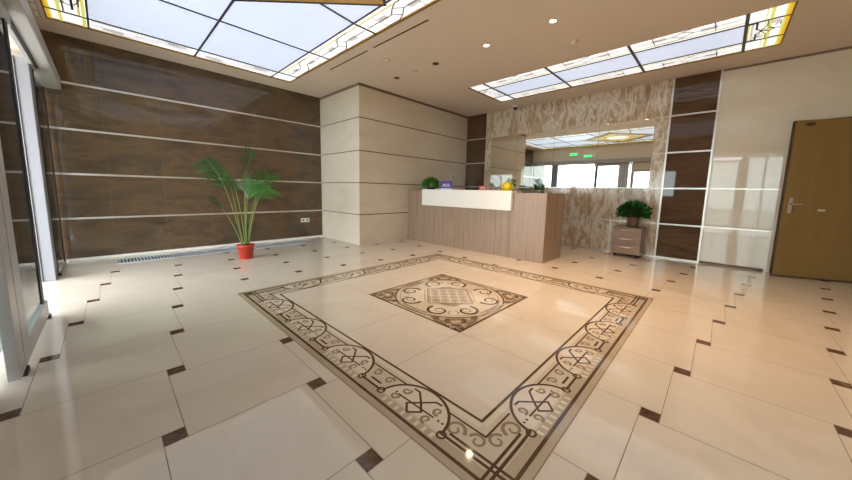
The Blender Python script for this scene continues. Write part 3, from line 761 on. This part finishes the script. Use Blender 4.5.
q = MB(); q.lathe([(.066, 0), (.072, .01), (.092, .15), (.098, .165), (.098, .178), (.086, .178), (.082, .16)], (0, 0, 0), 'potbrown', 28); q.build('pot', t)
q = MB(); q.lathe([(.083, .158), (.02, .165)], (0, 0, 0), 'soil', 20); q.build('soil', t)
leafball('foliage', (0, 0, .235), .215, .165, 620, 'bush', t, .022, .085, .1)

# ------------------------------------------------------------------ areca palm
pc = Vector((1.29, 5.03, 0))
palm = thing('areca_palm', 'tall green palm in a red pot standing by the dark brown wall', 'plant', pc)
q = MB(); q.lathe([(.085, 0), (.09, .006), (.108, .175), (.118, .178), (.120, .212), (.110, .212), (.104, .19)], (0, 0, 0), 'terra', 32); q.build('pot', palm)
q = MB(); q.lathe([(.104, .188), (.02, .196)], (0, 0, 0), 'soil', 20); q.build('soil', palm)
def frond(base, mid, tip, seed, nl, ll, m, f0=.42, droop=.5, roll=1.0, name='frond'):
    rnd = random.Random(seed); q = MB()
    b0, b1, b2 = Vector(base), Vector(mid), Vector(tip)
    N = 28
    bez = lambda t: b0*(1-t)**2+b1*2*t*(1-t)+b2*t*t
    q.tube([bez(i/N) for i in range(N+1)], lambda f: .0068*(1-f)+.0014, 'stem', 6)
    for i in range(nl):
        t = f0+(1-f0)*(i+.5)/nl
        p = bez(t); d = (bez(min(1, t+.02))-bez(max(0, t-.02))).normalized()
        side = d.cross(Vector((0, 0, 1)))
        if side.length < .15: side = Vector((1, 0, 0))
        side.normalize(); upv = side.cross(d).normalized()
        sd = side*math.cos(roll)+upv*math.sin(roll); un = sd.cross(d).normalized()
        prof = math.sin(PI*min(1, .25+.75*(i+.5)/nl))**.5
        for e in (-1, 1):
            L_ = ll*prof*rnd.uniform(.85, 1.1)
            dr = (d*rnd.uniform(.75, 1.05)+sd*e*rnd.uniform(.65, .9)+un*rnd.uniform(.05, .35)).normalized()
            wv = dr.cross(un).normalized()
            w = .0075*rnd.uniform(.8, 1.15)
            P_ = []
            for s, ww in ((0, .4), (.3, 1), (.65, .75), (1, .05)):
                c_ = p+dr*L_*s+Vector((0, 0, -droop*L_*s*s))
                P_.append((c_-wv*w*ww, c_+wv*w*ww))
            for a, bb in zip(P_, P_[1:]): q.face((a[0], a[1], bb[1], bb[0]), m)
    q.build(name, palm)
# base offset, control point, tip (relative to the pot), leaflets
F = [((-.03, .01), (-.20, .06, 1.24), (-.42, .10, 1.34), 18, .34, 'leafdark', .50, .50, .9),
     ((-.02, .03), (-.16, .22, 1.16), (-.30, .34, 1.26), 15, .32, 'leafdark', .52, .50, .8),
     ((.01, .01), (.0, .04, 1.18), (.17, .08, 1.50), 13, .30, 'leafdark', .64, .10, 1.2),
     ((.03, .0), (.08, -.05, .95), (.34, -.08, 1.18), 17, .34, 'leaf', .52, .20, 1.1),
     ((.04, .01), (.16, .02, 1.10), (.50, .02, 1.20), 13, .26, 'leaf', .54, .40, .8),
     ((-.01, -.03), (-.08, -.10, 1.10), (-.24, -.16, 1.16), 16, .34, 'leaf', .54, .60, .9),
     ((.0, -.03), (.0, -.10, .86), (.06, -.18, 1.06), 11, .30, 'leaf', .60, .20, 1.2),
     ((-.04, .0), (-.20, .02, .72), (-.40, .02, .86), 9, .14, 'leafdark', .62, .35, .6),
     ((.02, .03), (.08, .24, 1.10), (.24, .40, 1.18), 12, .30, 'leafdark', .58, .5, .9),
     ((.03, -.02), (.12, -.16, .98), (.26, -.30, 1.00), 12, .30, 'leaf', .56, .55, .8),
     ((-.03, -.02), (-.14, -.04, .92), (-.18, -.06, 1.10), 11, .28, 'leaf', .62, .45, .9),
     ((.02, .02), (.05, .10, .90), (.10, .14, 1.22), 11, .28, 'leafdark', .62, .30, 1.0),
     ((.04, -.01), (.14, .0, .80), (.24, .02, 1.06), 10, .26, 'leaf', .66, .30, .9)]
for i, (b0, b1, b2, nl, ll, m, f0, dr, ro) in enumerate(F):
    up = lambda v: (v[0], v[1], v[2]*1.05)
    frond((b0[0], b0[1], .19), up(b1), up(b2), 20+i, nl, ll, m, f0, dr, ro)

# ------------------------------------------------------------------ floor convector grilles and socket
gx = [-.065, .94, 1.95, 2.60]
labs = ['floor grille along the brown wall next to the glass entrance', 'floor grille along the brown wall behind the palm', 'floor grille along the brown wall next to the cream block']
for k in range(3):
    x0, x1_ = gx[k]+.004, gx[k+1]-.004; y0, y1_ = 5.72, 6.06
    t = thing('floor_grille', labs[k], 'floor vent', (x0, y0, 0), 'floor grilles along the brown wall')
    Lg, Wg = x1_-x0, y1_-y0
    q = MB()
    q.box((0, 0, .0003), (Lg, .016, .006), 'steel'); q.box((0, Wg-.016, .0003), (Lg, Wg, .006), 'steel'); q.box((0, .016, .0003), (.014, Wg-.016, .006), 'steel'); q.box((Lg-.014, .016, .0003), (Lg, Wg-.016, .006), 'steel')
    q.build('frame', t)
    q = MB(); q.box((.014, .016, .0002), (Lg-.014, Wg-.016, .001), 'pit'); q.build('duct', t)
    q = MB(); ns = int(Lg/.036)
    for i in range(ns):
        xx = .02+i*(Lg-.034)/ns; q.box((xx, .016, .001), (xx+.020, Wg-.016, .0055), 'steel')
    q.build('slats', t)
t = thing('wall_socket', 'white double socket low on the brown wall near the cream block', 'socket', (2.783, YB, .387))
q = MB(); q.box((-.092, -.010, -.042), (.092, 0, .042), 'offwhite', .004); q.build('plate', t)
for s in (-.045, .045):
    q = MB(); k = q.mi('dark'); rr = [q.bm.verts.new((s+.020*math.cos(a), -.0108, .020*math.sin(a))) for a in [2*PI*i/16 for i in range(16)]]; q.bm.faces.new(rr); q.build('socket_hole', t)

# ------------------------------------------------------------------ daylight
w = bpy.data.worlds.new('overcast_daylight'); bpy.context.scene.world = w; w.use_nodes = True
bg = w.node_tree.nodes['Background']; bg.inputs[0].default_value = (.86, .93, 1.0, 1); bg.inputs[1].default_value = 11.0

# ------------------------------------------------------------------ camera
yaw, pitch, roll, f = 0.80702, -0.1209, 0.02115, 305.525
fw = Vector((math.cos(pitch)*math.sin(yaw), math.cos(pitch)*math.cos(yaw), math.sin(pitch)))
r = Vector((math.cos(yaw), -math.sin(yaw), 0)); u = r.cross(fw)
r2 = r*math.cos(roll)+u*math.sin(roll); u2 = -r*math.sin(roll)+u*math.cos(roll)
cam = bpy.data.cameras.new('camera'); co = bpy.data.objects.new('camera', cam); C.objects.link(co)
mat = Matrix((r2, u2, -fw)).transposed().to_4x4(); mat.translation = Vector((-.09288, .00257, 1.05925)); co.matrix_world = mat
cam.sensor_width = 36; cam.sensor_fit = 'HORIZONTAL'; cam.lens = f/852*36
cam.shift_x = .0003; cam.shift_y = -12.26/852; cam.clip_start = .02
bpy.context.scene.camera = co
vs = bpy.context.scene.view_settings
vs.view_transform = 'Standard'; vs.look = 'None'; vs.gamma = 1; vs.use_curve_mapping = False; vs.exposure = .1
